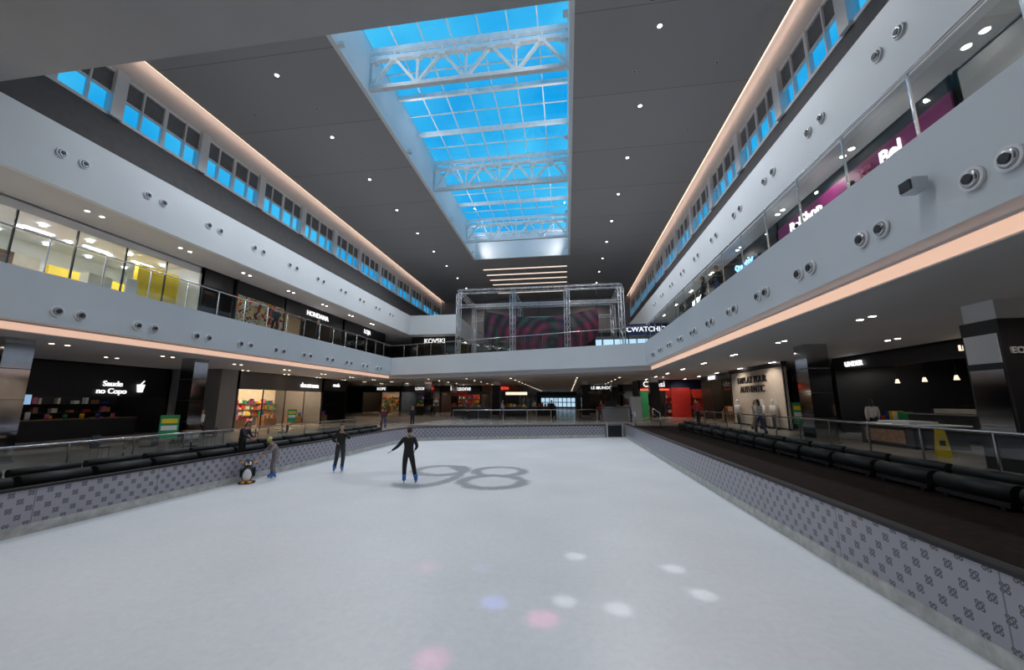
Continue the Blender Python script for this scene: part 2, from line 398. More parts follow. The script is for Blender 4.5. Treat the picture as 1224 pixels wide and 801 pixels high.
one('mullions',skyl,sk)
one('glass_panes',lambda b:b.box(SX0,SX1,SY0,SY1,24.22,24.25,M['skyglass']),sk)
def rtruss(yc):
    def f(b):
        t=M['trusswhite']; y=yc; zt,zb=23.4,21.4
        b.box(SX0,SX1,y-0.14,y+0.14,zt-0.12,zt+0.14,t); b.box(SX0,SX1,y-0.14,y+0.14,zb-0.14,zb+0.12,t)
        n=8; w_=(SX1-SX0)/n
        for i in range(n+1):
            x=SX0+w_*i; xx=min(max(x,SX0+0.12),SX1-0.12)
            if i%2==0: b.beam((xx,y,zb),(xx,y,zt),0.14,t)
        for i in range(n):
            x0=SX0+w_*i; x1=x0+w_
            if i%2==0: b.beam((x0,y,zb),(x1,y,zt),0.17,t)
            else: b.beam((x0,y,zt),(x1,y,zb),0.17,t)
        for i in range(n+1):
            x=min(max(SX0+w_*i,SX0+.2),SX1-.2)
            b.box(x-.22,x+.22,y-.15,y+.15,zt-.28,zt-.1,t); b.beam((x,y,zt),(x,y,24.1),0.10,t)
    one('roof_truss',f)
for yc in (19.2,30.7,42.2): rtruss(yc)
def strips(b):
    y=51.0
    for i in range(6):
        b.box(-11.3,0.4,y,y+0.22,20.93,21.0,M['led_white']); y+=2.4
one('ceiling_light_strips',strips)

# ---------------- clerestory windows
def clerestory(x0,sgn):
    def f(b):
        xi=x0
        def bx(a,c,y0,y1,z0,z1,m): a=xi+a*sgn; c=xi+c*sgn; b.box(min(a,c),max(a,c),y0,y1,z0,z1,m)
        bx(0.04,-0.25,Y0,68,17.1,17.26,M['white']); bx(0.02,-0.25,Y0,68,19.56,19.7,M['white'])
        y=9.9-4.8*3
        while y<68:
            bx(0.2,-0.3,y-0.28,y+0.28,17.1,19.75,M['white'])
            for k in (1,2,3):
                ym=y+1.2*k; wq=0.10 if k==2 else 0.045
                bx(0.05,-0.15,ym-wq,ym+wq,17.2,19.65,M['white'])
            bx(0.02,-0.12,y+0.28,y+4.52,18.34,18.44,M['white'])
            for j in range(8):
                bx(-0.05-0.0,-0.10,y+0.28,y+4.52,18.44+j*0.14,18.44+j*0.14+0.115,M['blind'])
            bx(-0.11,-0.12,y+0.28,y+4.52,18.44,19.6,M['darkwall'])
            bx(-0.16,-0.17,y+0.28,y+4.52,17.2,18.4,M['skyglass'])
            y+=4.8
    return f
one('window_1',clerestory(WL,1)); one('window_2',clerestory(WR,-1))

# ---------------- outer walls
one('wall_left',lambda b:b.box(-36.3,-36,Y0,92,-0.3,11.9,M['dark']))
one('wall_right',lambda b:b.box(26,26.3,Y0,92,-0.3,11.9,M['dark']))
one('wall_near',lambda b:b.box(-36,26,Y0-0.3,Y0,-0.3,15,M['ceilgrey']))
one('wall_back',lambda b:(b.box(-36,26,92,92.3,-0.3,11.9,M['dark']),b.box(WL,WR,68,68.3,11.7,21.7,M['ceilgrey'])))

# ---------------- railings
def railing(name,p,q,z,h=1.1,step=1.6,parent=None):
    def f(b):
        P=Vector((p[0],p[1],z)); Q=Vector((q[0],q[1],z)); d=Q-P; L_=d.length; d.normalize(); up=Vector((0,0,1)); nn=Vector((-d.y,d.x,0))
        n=max(1,int(L_/step))
        for i in range(n+1):
            a=P+d*(L_*i/n); b.beam(a,a+up*(h-0.02),0.035,M['steel'])
        for i in range(n):
            a=P+d*(L_*i/n+0.04); c=P+d*(L_*(i+1)/n-0.04)
            v=[a+up*0.06-nn*.006,c+up*0.06-nn*.006,c+up*(h-0.1)-nn*.006,a+up*(h-0.1)-nn*.006]
            v2=[x+nn*0.012 for x in v]
            b.add(v+v2,[(0,1,2,3),(7,6,5,4),(0,4,5,1),(1,5,6,2),(2,6,7,3),(3,7,4,0)],M['glass'])
        b.cyl(P+up*h,Q+up*h,0.03,M['steel'],n=8)
    return one(name,f)
railing('glass_railing',(XL-0.1,Y0),(XL-0.1,36.6),6.9,1.25)
railing('glass_railing',(XR+0.1,Y0),(XR+0.1,29.4),6.9,1.25)
railing('glass_railing',(XL-0.1,36.6),(XR+0.1,29.4),6.9,1.25)
railing('glass_railing',(8.3,-4),(8.3,27),ZF,1.0)
railing('glass_railing',(-14.0,-4),(-14.0,24.5),ZFL,1.0)
railing('glass_railing',(-8,26.9),(2.2,30.2),ZF,1.0)

# ---------------- fascia air nozzles
def nozzle(b,x,y,z,sg,r=0.19):
    b.cyl((x+0.002*sg,y,z),(x+0.05*sg,y,z),r,M['white'],n=20)
    b.cyl((x+0.05*sg,y,z),(x+0.09*sg,y,z),r*0.78,M['steel'],n=20,r2=r*0.6)
    b.cyl((x+0.09*sg,y,z),(x+0.105*sg,y,z),r*0.42,M['dark'],n=16)
one('air_nozzles',lambda b:[nozzle(b,XL,10.65+2.55*i+d,5.67,1) for i in range(-1,10) for d in (0,0.65)])
one('air_nozzles',lambda b:[nozzle(b,XR,7.5+2.1*i+d,5.72,-1,0.17) for i in range(-1,10) for d in (0,0.48)])
one('air_nozzles',lambda b:[nozzle(b,BL,12.2+3.5*i+d,13.2,1,0.21) for i in range(-1,10) for d in (0,0.8)])
one('air_nozzles',lambda b:[nozzle(b,BR,11+3.5*i+d,13.2,-1,0.21) for i in range(-1,10) for d in (0,0.8)])
def spk(b):
    b.box(5.50,5.72,6.42,6.68,5.92,6.12,M['alu']); b.box(5.47,5.50,6.45,6.65,5.94,6.10,M['dark']); b.cyl((5.72,6.55,6.02),(5.798,6.55,6.02),0.04,M['steel'])
one('wall_speaker',spk)

# ---------------- downlights
def dl(b,x,y,z,m,r=0.09):
    b.cyl((x,y,z-0.001),(x,y,z-0.012),r*1.35,M['white'],n=14); b.cyl((x,y,z-0.012),(x,y,z-0.02),r,m,n=14)
def dls(b):
    for i in range(9):
        y=17.1+5.3*i
        dl(b,-16,y,21.0,M['lamp'],0.10); dl(b,5.0,y,21.0,M['lamp'],0.10)
    for i in range(8):
        for dx in (-2.2,2.2):
            dl(b,-17.5+dx,19.7+5.3*i,21.0,M['blackrough'],0.06); dl(b,6.4+dx,19.7+5.3*i,21.0,M['blackrough'],0.06)
one('downlights',dls)
def dls2(b):
    y=-1.5
    while y<46:
        for x in (8.2,12.0): 
            dl(b,x,y,4.87,M['lamp'],0.075); dl(b,x,y+0.45,4.87,M['lamp'],0.075)
        for x in (-20.2,-23.6): 
            dl(b,x,y+1,4.87,M['lampw'],0.075); dl(b,x,y+1.5,4.87,M['lampw'],0.075)
        y+=4.3
    y=38
    while y<88:
        for x in (-14,-10,-5.5,1,5,9): dl(b,x,y,4.87,M['lampw'],0.09)
        y+=3.4
one('downlights',dls2)
def dls3(b):
    y=0.5
    while y<46:
        dl(b,10.5,y,11.7,M['lamp'],0.09); dl(b,10.5,y+0.45,11.7,M['lamp'],0.09)
        for x in (-22.8,): dl(b,x,y,11.7,M['lamp'],0.09); dl(b,x,y+0.6,11.7,M['lamp'],0.09)
        y+=4.6
one('downlights',dls3)

# ------------------------------------------------------------------ lamps
def spot(name,loc,e,col=(1,1,1),ang=150,tgt=None,r=0.15,blend=0.6):
    l=bpy.data.lights.new(name,'SPOT'); l.energy=e; l.color=col; l.spot_size=math.radians(ang); l.spot_blend=blend; l.shadow_soft_size=r
    o=bpy.data.objects.new(name,l); o.location=loc; COL.objects.link(o)
    if tgt is not None: o.rotation_euler=(Vector(tgt)-Vector(loc)).to_track_quat('-Z','Y').to_euler()
    return o
for i in range(6):
    y=17.1+5.3*i
    for x in (-16,5): spot('near_fill_lamp',(x,y,20.9),1450,(0.96,0.97,1.0),140)
for x in (-17,-11,-5,1,6): spot('near_fill_lamp',(x,5,14.7),540,(0.96,0.97,1.0),150)  # added fill lamps under the near soffit, no fixtures there
for y in (0,8,16,24,32,40):
    spot('near_fill_lamp',(9.6,y,4.8),85,(1,0.88,0.76),160); spot('near_fill_lamp',(-21,y+1,4.8),55,(1,0.85,0.7),160)
    spot('near_fill_lamp',(10.3,y,11.6),90,(1,0.92,0.85),160); spot('near_fill_lamp',(-22.7,y,11.6),90,(1,0.92,0.85),160)
for y in (40,50,62,76):
    for x in (-15,-3,8): spot('near_fill_lamp',(x,y,4.8),100,(1,0.8,0.65),160)
for y in (54,64):
    for x in (-14,4): spot('near_fill_lamp',(x,y,20.8),600,(1,0.85,0.75),150)
def truss_lamp_boxes(b):  # made-up housings for the added truss lamps
    for y in (16,25,36,45):
        for x in (SX0+0.05,SX1-0.30): b.box(x,x+0.25,y-0.12,y+0.12,21.1,21.3,M['white'])
one('added_truss_lamp_boxes',truss_lamp_boxes)
for y in (16,25,36,45):
    for x in (SX0+0.3,SX1-0.3):
        spot('added_truss_lamp',(x,y,21.4),330,(1.0,0.97,0.93),170,tgt=(-5.5,y,23.6),r=0.1)  # added lamps to whiten the trusses and shaft walls
# stage light: a moving head with a multi-dot colour gobo
sl=empty('stage_light',(2.7,9.6,14.04))
def slf(b):
    b.box(-0.28,0.28,-0.18,0.18,0.65,0.75,M['black'])
    b.box(-0.30,-0.24,-0.08,0.08,0.05,0.65,M['black']); b.box(0.24,0.30,-0.08,0.08,0.05,0.65,M['black'])
    b.cyl((0,0.1,0.45),(0,-0.12,-0.05),0.2,M['black'],n=16,r2=0.23)
one('fixture',slf,sl)
src=Vector((2.7,9.42,13.9))
l=bpy.data.lights.new('gobo_beam','SPOT'); l.energy=1.0; l.spot_size=math.radians(86); l.spot_blend=0.1; l.shadow_soft_size=0.03
lo=bpy.data.objects.new('gobo_beam',l); lo.location=src; COL.objects.link(lo)
l.use_nodes=True; nt=l.node_tree; em=nt.nodes.get('Emission') or nt.nodes.new('ShaderNodeEmission')
tcn=nt.nodes.new('ShaderNodeTexCoord'); sp=nt.nodes.new('ShaderNodeSeparateXYZ'); nt.links.new(tcn.outputs['Normal'],sp.inputs[0])
gu=mth(nt,'MULTIPLY',mth(nt,'DIVIDE',sp.outputs['X'],sp.outputs['Z']),-1.0)
gv=mth(nt,'MULTIPLY',mth(nt,'DIVIDE',sp.outputs['Y'],sp.outputs['Z']),-1.0)
acc=None
for (x,y,c,rr) in [(-2.28,6.42,'p',.22),(-.36,5.19,'P',.22),(-1.44,4.29,'P',.22),(-1.02,5.49,'b',.20),(-1.42,6.54,'b2',.18),(-5.03,6.84,'p2',.25),(.07,7.19,'w',.19),(.6,8.07,'w2',.19),(1.6,6.9,'w',.19),(1.77,6.09,'w',.19),(.59,5.55,'w',.19),(-.1,5.66,'w',.17),(.3,17,'w2',.3),(-.3,19,'w2',.3),(.5,11,'w2',.25),(-3,9.6,'w2',.25),(-6,8,'b2',.2),(-7.5,5.5,'w2',.2)]:
    col={'p':(1,.25,.5),'P':(1,.15,.45),'p2':(1,.3,.4),'b':(.15,.25,1),'b2':(.3,.5,1),'w':(.9,.95,1),'w2':(.9,.95,1)}[c]
    e={'p':1300,'P':2600,'p2':600,'b':2800,'b2':1100,'w':2200,'w2':600}[c]
    du=mth(nt,'SUBTRACT',gu,(x-src.x)/src.z); dv=mth(nt,'SUBTRACT',gv,(y-src.y)/src.z)
    d=mth(nt,'SQRT',mth(nt,'ADD',mth(nt,'MULTIPLY',du,du),mth(nt,'MULTIPLY',dv,dv)))
    m_=sstep(nt,d,rr*0.45/src.z,rr*1.25/src.z)
    vs=nt.nodes.new('ShaderNodeVectorMath'); vs.operation='SCALE'; vs.inputs[0].default_value=[k*e for k in col]; nt.links.new(m_,vs.inputs['Scale'])
    if acc is None: acc=vs.outputs[0]
    else:
        va=nt.nodes.new('ShaderNodeVectorMath'); va.operation='ADD'; nt.links.new(acc,va.inputs[0]); nt.links.new(vs.outputs[0],va.inputs[1]); acc=va.outputs[0]
# energy carried by the lamp, colour mask by the gobo
vm=nt.nodes.new('ShaderNodeVectorMath'); vm.operation='SCALE'; nt.links.new(acc,vm.inputs[0]); vm.inputs['Scale'].default_value=1/1000
nt.links.new(vm.outputs[0],em.inputs['Color']); em.inputs['Strength'].default_value=1.0; l.energy=1000
out=nt.nodes.get('Light Output') or nt.nodes.new('ShaderNodeOutputLight'); nt.links.new(em.outputs[0],out.inputs[0])

# ------------------------------------------------------------------ benches
def bench(x,y,z,sg):
    e=empty('padded_bench',(x,y,z))
    def f(b):
        b.box(-0.28,0.28,-0.66,0.66,0.06,0.14,M['black'])
        for yy in (-0.5,0.5): b.box(-0.25,0.25,yy-0.04,yy+0.04,0,0.06,M['black'])
        b.cyl((-0.13,-0.68,0.28),(-0.13,0.68,0.28),0.15,M['bench'],n=18); b.cyl((0.15,-0.68,0.28),(0.15,0.68,0.28),0.15,M['bench'],n=18)
        b.cyl((0.17*sg,-0.68,0.47),(0.17*sg,0.68,0.47),0.10,M['bench'],n=18)
    one('cushions',f,e)
for i in range(15): bench(7.45,5.45+1.5*i,0.8,1)
for i in range(15): bench(-12.9,3.9+1.5*i,ZFL,-1)

# ------------------------------------------------------------------ columns
def column(x,y,z,h,kind):
    def f(b):
        if kind=='mirror':
            b.box(x-.40,x+.40,y-.40,y+.40,z,z+h,M['mirror'])
            for zz in (z+h*0.25,z+h*0.5,z+h*0.75): b.box(x-.408,x+.408,y-.408,y+.408,zz-.012,zz+.012,M['dark'])
        else:
            b.box(x-.42,x+.42,y-.42,y+.42,z,z+h-0.45,M['black']); b.box(x-.36,x+.36,y-.36,y+.36,z+h-0.45,z+h,M['white'])
            b.box(x-.44,x-.42,y-.36,y+.36,z+0.9,z+2.3,M['mirror']); b.box(x-.44,x-.42,y-.36,y+.36,z+2.45,z+3.1,M['white'])
        b.box(x-.44,x+.44,y-.44,y+.44,z,z+.1,M['steel'])
    return one('column',f)
for y in (4.1,11.2,18.3): column(-20.0,y,ZFL,4.87-ZFL,'mirror')
column(9.9,10.2,ZF,3.87,'black')
text('pillar_sign','ECHER',(9.9,9.76,3.7),(1,0,0),None,0.2,M['white'])
column(9.9,17.2,ZF,3.87,'mirror')
for x,y in ((-15,41),(-8,44),(2,44),(8.3,39),(-15,51),(6,51)): column(x,y,ZF,3.87,'mirror' if x<-10 else 'black')

# ------------------------------------------------------------------ shops
def shop(o,S,W,h,D,fh,fm,sign,sm,size,wall,light,goods=40,glass=True,zsign=None,mull=True,spos=None,low=False,lamp=0):
    S=Vector(S).normalized(); Nn=S.cross(Vector((0,0,1))); O=Vector(o)
    T=lambda p: O+S*p.x+Nn*p.y+Vector((0,0,p.z))
    e=empty('storefront')
    def shell(b):
        b.box(0,W,-D-0.1,-D,0,h,wall); b.box(-0.0,0.12,-D,0,0,h,fm); b.box(W-0.12,W,-D,0,0,h,fm)
        b.box(0.12,W-0.12,-D,0,h-0.1,h-0.04,wall)
        b.box(0,W,-0.15,0.0,h-fh,h,fm)
        b.box(0.12,W-.12,-D,-0.15,0.0,0.02,M['tile'])
        if mull:
            n=max(2,int(W/2.2))
            for i in range(n+1):
                x=0.06+(W-0.12)*i/n; b.box(x-0.03,x+0.03,-0.1,-0.02,0,h-fh,M['black'])
    one('shell',shell,e,T)
    if light:
        def li(b):
            n=max(1,int(W/2.5))
            for i in range(n):
                x=W*(i+0.5)/n
                b.box(x-0.6,x+0.6,-D*0.55,-D*0.55+0.15,h-0.16,h-0.1,light); b.box(x-0.6,x+0.6,-0.9,-0.78,h-0.16,h-0.1,light)
        one('ceiling_lights',li,e,T)
    if lamp:
        n=max(1,int(W/5))
        for i in range(n):
            l=bpy.data.lights.new('interior_lamp','SPOT'); l.energy=lamp; l.spot_size=math.radians(165); l.shadow_soft_size=0.2
            l.color=(1,0.75,0.5) if light==M['shopwarm'] else (1,0.97,0.93)
            q=bpy.data.objects.new('interior_lamp',l); COL.objects.link(q); q.parent=e; q.location=T(Vector((W*(i+0.5)/n,-D*0.35,h-0.25)))
    if goods:
        def gd(b):
            for lev in range(4):
                z=0.35+0.55*lev
                b.box(0.3,W-0.3,-D+0.0,-D+0.45,z-0.03,z,M['wood'] if not low else M['dark'])
                x=0.4
                while x<W-0.6:
                    w_=random.uniform(0.1,0.35); hh=random.uniform(0.15,0.42)
                    b.box(x,x+w_,-D+0.05,-D+0.35,z,z+hh,random.choice(PROD)); x+=w_+random.uniform(0.02,0.25 if goods>30 else 0.8)
            n=max(1,int(W/3))
            for i in range(n):
                x=W*(i+0.5)/n; 
                b.box(x-0.7,x+0.7,-1.9,-1.2,0,0.75,M['wood'] if not low else M['dark'])
                for k in range(5):
                    xx=x-0.6+k*0.25; b.box(xx,xx+0.18,-1.8,-1.3,0.75,0.8+random.uniform(0.1,0.4),random.choice(PROD))
        one('display_goods',gd,e,T)
    if glass:
        n=max(2,int(W/2.2)); door=n//2
        def gl(b):
            for i in range(n):
                if i==door: continue
                x0=0.1+(W-0.2)*i/n; x1=0.1+(W-0.2)*(i+1)/n
                b.box(x0+0.04,x1-0.04,-0.07,-0.055,0.05,h-fh,M['shopglass'])
        one('glazing',gl,e,T)
    if sign:
        zs=(h-fh/2) if zsign is None else zsign
        sx=W/2 if spos is None else spos
        text('sign',sign,T(Vector((sx,0.06,zs))),S,Nn,size,sm,e)
    return e,T
YP,YM,XP=(0,1,0),(0,-1,0),(1,0,0)
H1L=4.87-ZFL; H1=3.87; H2=11.7-6.94
# ground left
shop((-28,1,ZFL),YP,8.9,H1L,4,0.9,M['black'],'',M['signwhite'],0.5,M['dark'],M['dimlight'],20,low=True)
e,T=shop((-28,10,ZFL),YP,13.9,H1L,4,2.0,M['black'],'Saude\nno Copo',M['signwhite'],0.45,M['dark'],M['dimlight'],20,glass=False,low=True,spos=10.4,mull=False,lamp=45,zsign=3.0)
def menu(b):
    for x in (4.2,5.6): b.box(x,x+1.2,0.02,0.06,2.0,2.5,M['screen'])
    b.box(0.5,12.5,-1.2,-0.5,0,1.1,M['dark']); b.box(0.5,12.5,-1.25,-0.45,1.1,1.15,M['wood'])
    for k in range(14): b.cyl((0.9+k*.8,-0.8,1.15),(0.9+k*.8,-0.8,1.15+random.uniform(.2,.45)),0.1,random.choice(PROD))
    b.cyl((12.0,0.05,2.75),(12.0,0.05,3.25),0.14,M['signwhite'],n=14,r2=0.22); b.beam((12.0,0.05,3.25),(12.2,0.05,3.5),0.05,M['signwhite'])
one('counter',menu,e,T)
one('wall_pier',lambda b:b.box(-28,-24.0,24.0,25.4,ZFL,4.87,M['ceilgrey']))
shop((-24,25.5,ZFL),YP,10,H1L,5,1.35,M['brick'],'docetrama',M['signwhite'],0.6,M['cream'],M['shopwarm'],60,spos=8.0,lamp=650,zsign=H1L-0.8)
shop((-24,35.6,ZFL),YP,4.3,H1L,5,1.2,M['black'],'moda',M['signwhite'],0.5,M['dark'],M['dimlight'],20)
# ground right
e,T=shop((14.2,22.9,ZF),YM,15,H1,8,0.7,M['black'],'',M['signwhite'],0.5,M['dark'],M['dimlight'],30,glass=False,low=True,mull=False,lamp=60)
text('sign','UNDER',T(Vector((1.6,.06,3.45))),YM,None,0.36,M['signwhite'],e); text('sign_small','LOUNGE',T(Vector((7.5,.06,3.5))),YM,None,0.3,M['dimlight'],e)
def cafe(b):
    b.box(3,10,-1.6,-0.9,0,1.05,M['dark']); b.box(2.9,10.1,-1.7,-0.8,1.05,1.1,M['steel'])
    b.box(4,6.5,-1.5,-1.0,1.1,1.5,M['shopglass']); b.box(4.1,6.4,-1.45,-1.05,1.12,1.3,M['cream'])
    b.box(7.2,8.2,-1.5,-1.0,1.1,1.55,M['steel']); b.cyl((7.5,-1.2,1.55),(7.5,-1.2,1.8),.1,M['black']); b.box(8.8,9.3,-1.4,-1.1,1.1,1.45,M['black'])
    for k in range(5): b.box(3.2+k*1.5,4.3+k*1.5,-3.5,-3.45,2.3,2.9,M['screen'] if k%2 else M['wood'])
    for k in range(8): b.cyl((1+k*1.5,-2.2,2.7),(1+k*1.5,-2.2,2.5),.05,M['dimlight'],r2=.10); b.cyl((1+k*1.5,-2.2,2.7),(1+k*1.5,-2.2,3.75),.01,M['black'],n=5)
one('cafe_counter',cafe,e,T)
shop((12.6,38.9,ZF),YM,7.4,H1,4,0.5,M['black'],'OUTLET',M['signwhite'],0.45,M['cream'],M['shopwarm'],40,spos=3,lamp=60)
e=empty('advertising_wall')
one('panel',lambda b:(b.box(12.2,12.38,23.9,31.0,ZF+.1,ZF+3.6,M['beige']),b.box(12.15,12.2,23.8,23.9,ZF,ZF+3.6,M['black']),b.box(12.15,12.2,31,31.1,ZF,ZF+3.6,M['black']),b.box(12.1,12.38,23.8,31.1,ZF+3.6,ZF+3.87,M['black'])),e)
text('lettering','EMPLAY YOUR\nAUTHENTIC',(12.17,27.8,ZF+2.7),YM,None,0.62,M['black'],e)
for y in (25,29): spot('added_wall_lamp',(10.9,y,4.75),120,(1,0.86,0.72),110,tgt=(12.2,y,2.8))  # added lamps to brighten the advertising wall
def mannq(b):
    for y in (24.8,26.0,29.6):
        b.cyl((11.9,y,ZF),(11.9,y,ZF+.04),.2,M['steel']); b.cyl((11.9,y-.08,ZF+.04),(11.9,y-.08,ZF+.85),.05,M['dark'],r2=.08); b.cyl((11.9,y+.08,ZF+.04),(11.9,y+.08,ZF+.85),.05,M['dark'],r2=.08)
        b.cyl((11.9,y,ZF+.82),(11.9,y,ZF+1.38),.13,M['white'],r2=.17); b.ball((11.9,y,ZF+1.62),(.08,.09,.12),M['white']); b.cyl((11.9,y,ZF+1.36),(11.9,y,ZF+1.55),.05,M['white'])
        b.cyl((11.9,y-.2,ZF+1.36),(11.85,y-.26,ZF+.85),.045,M['white'],r2=.03); b.cyl((11.9,y+.2,ZF+1.36),(11.85,y+.26,ZF+.85),.045,M['white'],r2=.03)
one('mannequins',mannq)
# pet shop + red wall (faces the rink)
shop((7.6,43,ZF),XP,2.6,H1,4,1.0,M['black'],'',M['signwhite'],0.4,M['green'],M['shopwarm'],20,lamp=60)
shop((10.2,43,ZF),XP,5.4,H1,4,1.0,M['navy'],'',M['signwhite'],0.6,M['red'],M['shopwarm'],20,lamp=60)
e=empty('pet_shop_sign')
one('panel',lambda b:(b.box(7.7,10.6,42.7,42.85,3.9,4.8,M['black']),b.box(7.7,10.6,42.6,42.7,3.75,3.92,M['signred'])),e)
text('lettering','Cobasi',(9.1,42.6,4.38),XP,None,0.8,M['signwhite'],e)
one('wall_red_panel',lambda b:(b.box(10.7,12.5,42.2,42.4,ZF,4.0,M['red']),b.box(7.6,8.4,42.5,42.6,ZF,3.7,M['green'])))
for x in (9,11.8): spot('added_wall_lamp',(x,41,4.75),60,(1,0.9,0.8),110,tgt=(x,42.5,2.5))  # added lamps on the shop front and red wall
# ground back shops
xs=[(-30,6,'KOPE'),(-24,6,'LOOK'),(-18,6,'hotzone'),(-12,5.6,'FASHION'),(2.2,5,'LE MUNDO'),(7.4,6,'SPORT'),(13.6,8,'CASA')]
for i,(x,wd,t) in enumerate(xs):
    shop((x,54,ZF),XP,wd-0.1,H1,6,0.9,[M['black'],M['darkwall'],M['black'],M['wood']][i%4],t,[M['signwhite'],M['signwhite'],M['signwhite'],M['signred']][i%4],0.9 if i==2 else 0.55,[M['cream'],M['brick'],M['red'],M['beige']][i%4],M['shopwarm'] if i%2==0 else M['shoplight'],40,low=(i%2==1),lamp=140)
for k in range(3):
    shop((-6.4,56+k*9,ZF),YP,8.9,H1,4,0.9,M['black'],'',M['signwhite'],0.6,M['dark'],M['shopwarm'],20,low=True)
    shop((2.0,65+k*9,ZF),YM,8.9,H1,4,0.9,M['black'],'',M['signwhite'],0.6,M['dark'],M['shopwarm'],20,low=True)
def endw(b):
    for k in range(8):
        x=-6+k*1.0
        for z in (1.4,2.5): b.box(x,x+0.8,91.8,91.9,z,z+0.9,M['windowlit'])
    b.box(-6.3,2.2,91.85,91.95,ZF,4.0,M['darkwall'])
one('window_3',endw)
def kk(b,x,y,m):
    b.box(x,x+2.2,y,y+1.2,ZF,ZF+1.0,M['dark']); b.box(x-.05,x+2.25,y-.05,y+1.25,ZF+1.0,ZF+1.05,M['wood'])
    for k in range(6): b.box(x+.1+k*.35,x+.35+k*.35,y+.2,y+.5,ZF+1.05,ZF+1.05+random.uniform(.15,.4),random.choice(PROD))
    for xx in (x,x+2.2): b.cyl((xx,y+.6,ZF+1.05),(xx,y+.6,ZF+2.3),.03,M['black'],n=6)
    b.box(x-.05,x+2.25,y+.5,y+.7,ZF+2.3,ZF+2.6,m)
for x,y,m_ in ((-13,43,M['red']),(-10,38,M['black']),(-6.5,41,M['dimlight']),(-3.5,46,M['navy']),(3.5,40,M['black']),(-18.5,46,M['purple'])):
    one('market_kiosk',lambda b:kk(b,x,y,m_))
# back L2 shops
for i,(x,wd,t,m_) in enumerate([(-30,8,'','dark'),(-21.9,7,'KOVSKI','black'),(-14.8,6,'','darkwall'),(-8.8,6,'','darkwall'),(-2.7,6,'','darkwall'),(3.4,7,'','black'),(10.5,8,'','black')]):
    shop((x,60 if i not in(1,5) else 52,6.94),XP,wd-0.1,H2,5,1.3,M[m_],t,M['signwhite'],0.9,M['dark'],M['shoplight'] if i in (2,4) else M['dimlight'],20,low=True)
def l2win(b):
    for k in range(8):
        x=1.8+k*1.3; b.box(x,x+1.15,46,46.08,8.0,9.8,M['windowlit'])
    b.box(1.6,12.4,46.05,46.15,6.95,10.2,M['darkwall'])
one('window_4',l2win)
e=empty('shop_sign')
one('panel',lambda b:(b.box(6.9,11.6,44.0,44.25,9.9,11.2,M['navy']),b.box(6.95,7.05,44.05,44.2,6.95,9.9,M['black']),b.box(11.4,11.5,44.05,44.2,6.95,9.9,M['black'])),e)
text('lettering','CWATCHION',(9.25,43.95,10.55),XP,None,0.78,M['signwhite'],e)

# level 2 left shops
e,T=shop((-24.5,4,6.94),YP,18,H2,6,0.5,M['white'],'',M['signwhite'],0.5,M['white'],M['shoplight'],0,lamp=380)
def l2l(b):
    b.box(-28.6,-28.3,16.6,20.4,6.98,10.1,M['yellow']); b.box(-26.2,-25.9,19.2,21.7,6.98,11.0,M['yellow']); b.box(-25.6,-25.5,18.4,19.0,6.98,9.8,M['white'])
    b.box(-27.2,-27.0,13.5,15.5,6.98,9.9,M['cream'])
    for y in (9,12.5,16.5): b.box(-26.2,-25.4,y,y+1.4,6.98,8.9,M['cream']); b.box(-26.1,-25.5,y+.1,y+1.2,8.9,9.5,random.choice(PROD))
    for y in range(5,22,2):
        for x in (-29.5,-28,-26.5,-25.2): b.cyl((x,y,11.50),(x,y,11.53),0.13,M['shoplight'],n=12)
one('display_stands',l2l,e)
shop((-24.5,22.1,6.94),YP,2.6,H2,5,1.2,M['black'],'',M['signwhite'],0.6,M['dark'],M['dimlight'],10)
one('mural_panel',lambda b:(b.box(-24.7,-24.4,24.9,29.8,6.95,10.6,M['mural']),b.box(-24.8,-24.35,24.75,24.88,6.95,11.68,M['black']),b.box(-24.8,-24.5,24.9,29.9,10.6,11.68,M['black'])))
shop((-24.5,30,6.94),YP,9,H2,5,1.4,M['black'],'HONDANA',M['signwhite'],0.65,M['cream'],M['shopwarm'],30,lamp=60)
shop((-24.5,39.2,6.94),YP,10,H2,5,1.2,M['black'],'LOJA',M['signwhite'],0.7,M['dark'],M['dimlight'],30)
# level 2 right shops: sign zone 3.4-4.2 m above the gallery floor
SXR=10.9
def sband(e,T,W,m,z0=3.3,z1=4.25): one('sign_panel',lambda b:b.box(0.02,W-0.02,0.0,0.05,z0,z1,m),e,T)
e,T=shop((SXR,11.0,6.94),YM,14,H2,6,1.3,M['ceilwhite'],'',M['signwhite'],0.5,M['beige'],M['shopwarm'],30,lamp=80)
e,T=shop((SXR,20.2,6.94),YM,9.1,H2,6,1.45,M['dark'],'',M['signwhite'],0.9,M['dark'],M['dimlight'],30,low=True)
sband(e,T,9.1,M['purple'])
text('sign','Bel',T(Vector((7.0,.09,3.78))),YM,None,0.72,M['signwhite'],e); text('sign_small','Gatta\nCafe',T(Vector((5.9,.09,3.78))),YM,None,0.26,M['pink'],e)
text('sign_name','BelShop',T(Vector((2.3,.09,3.78))),YM,None,0.72,M['signwhite'],e)
e,T=shop((SXR,27.3,6.94),YM,7.0,H2,6,1.45,M['dark'],'Startix',M['signblue'],0.9,M['dark'],M['shoplight'],30,low=True,spos=3.2,zsign=3.8,lamp=40)
shop((SXR,38,6.94),YM,10.6,H2,6,1.45,M['black'],'MODA',M['signwhite'],0.8,M['cream'],M['dimlight'],30,zsign=3.8)
for y in (12.5,15.5,18.5): spot('added_sign_lamp',(9.0,y,9.4),90,(1,.95,.9),80,tgt=(SXR,y,10.7))  # added lamps to brighten the purple sign panel
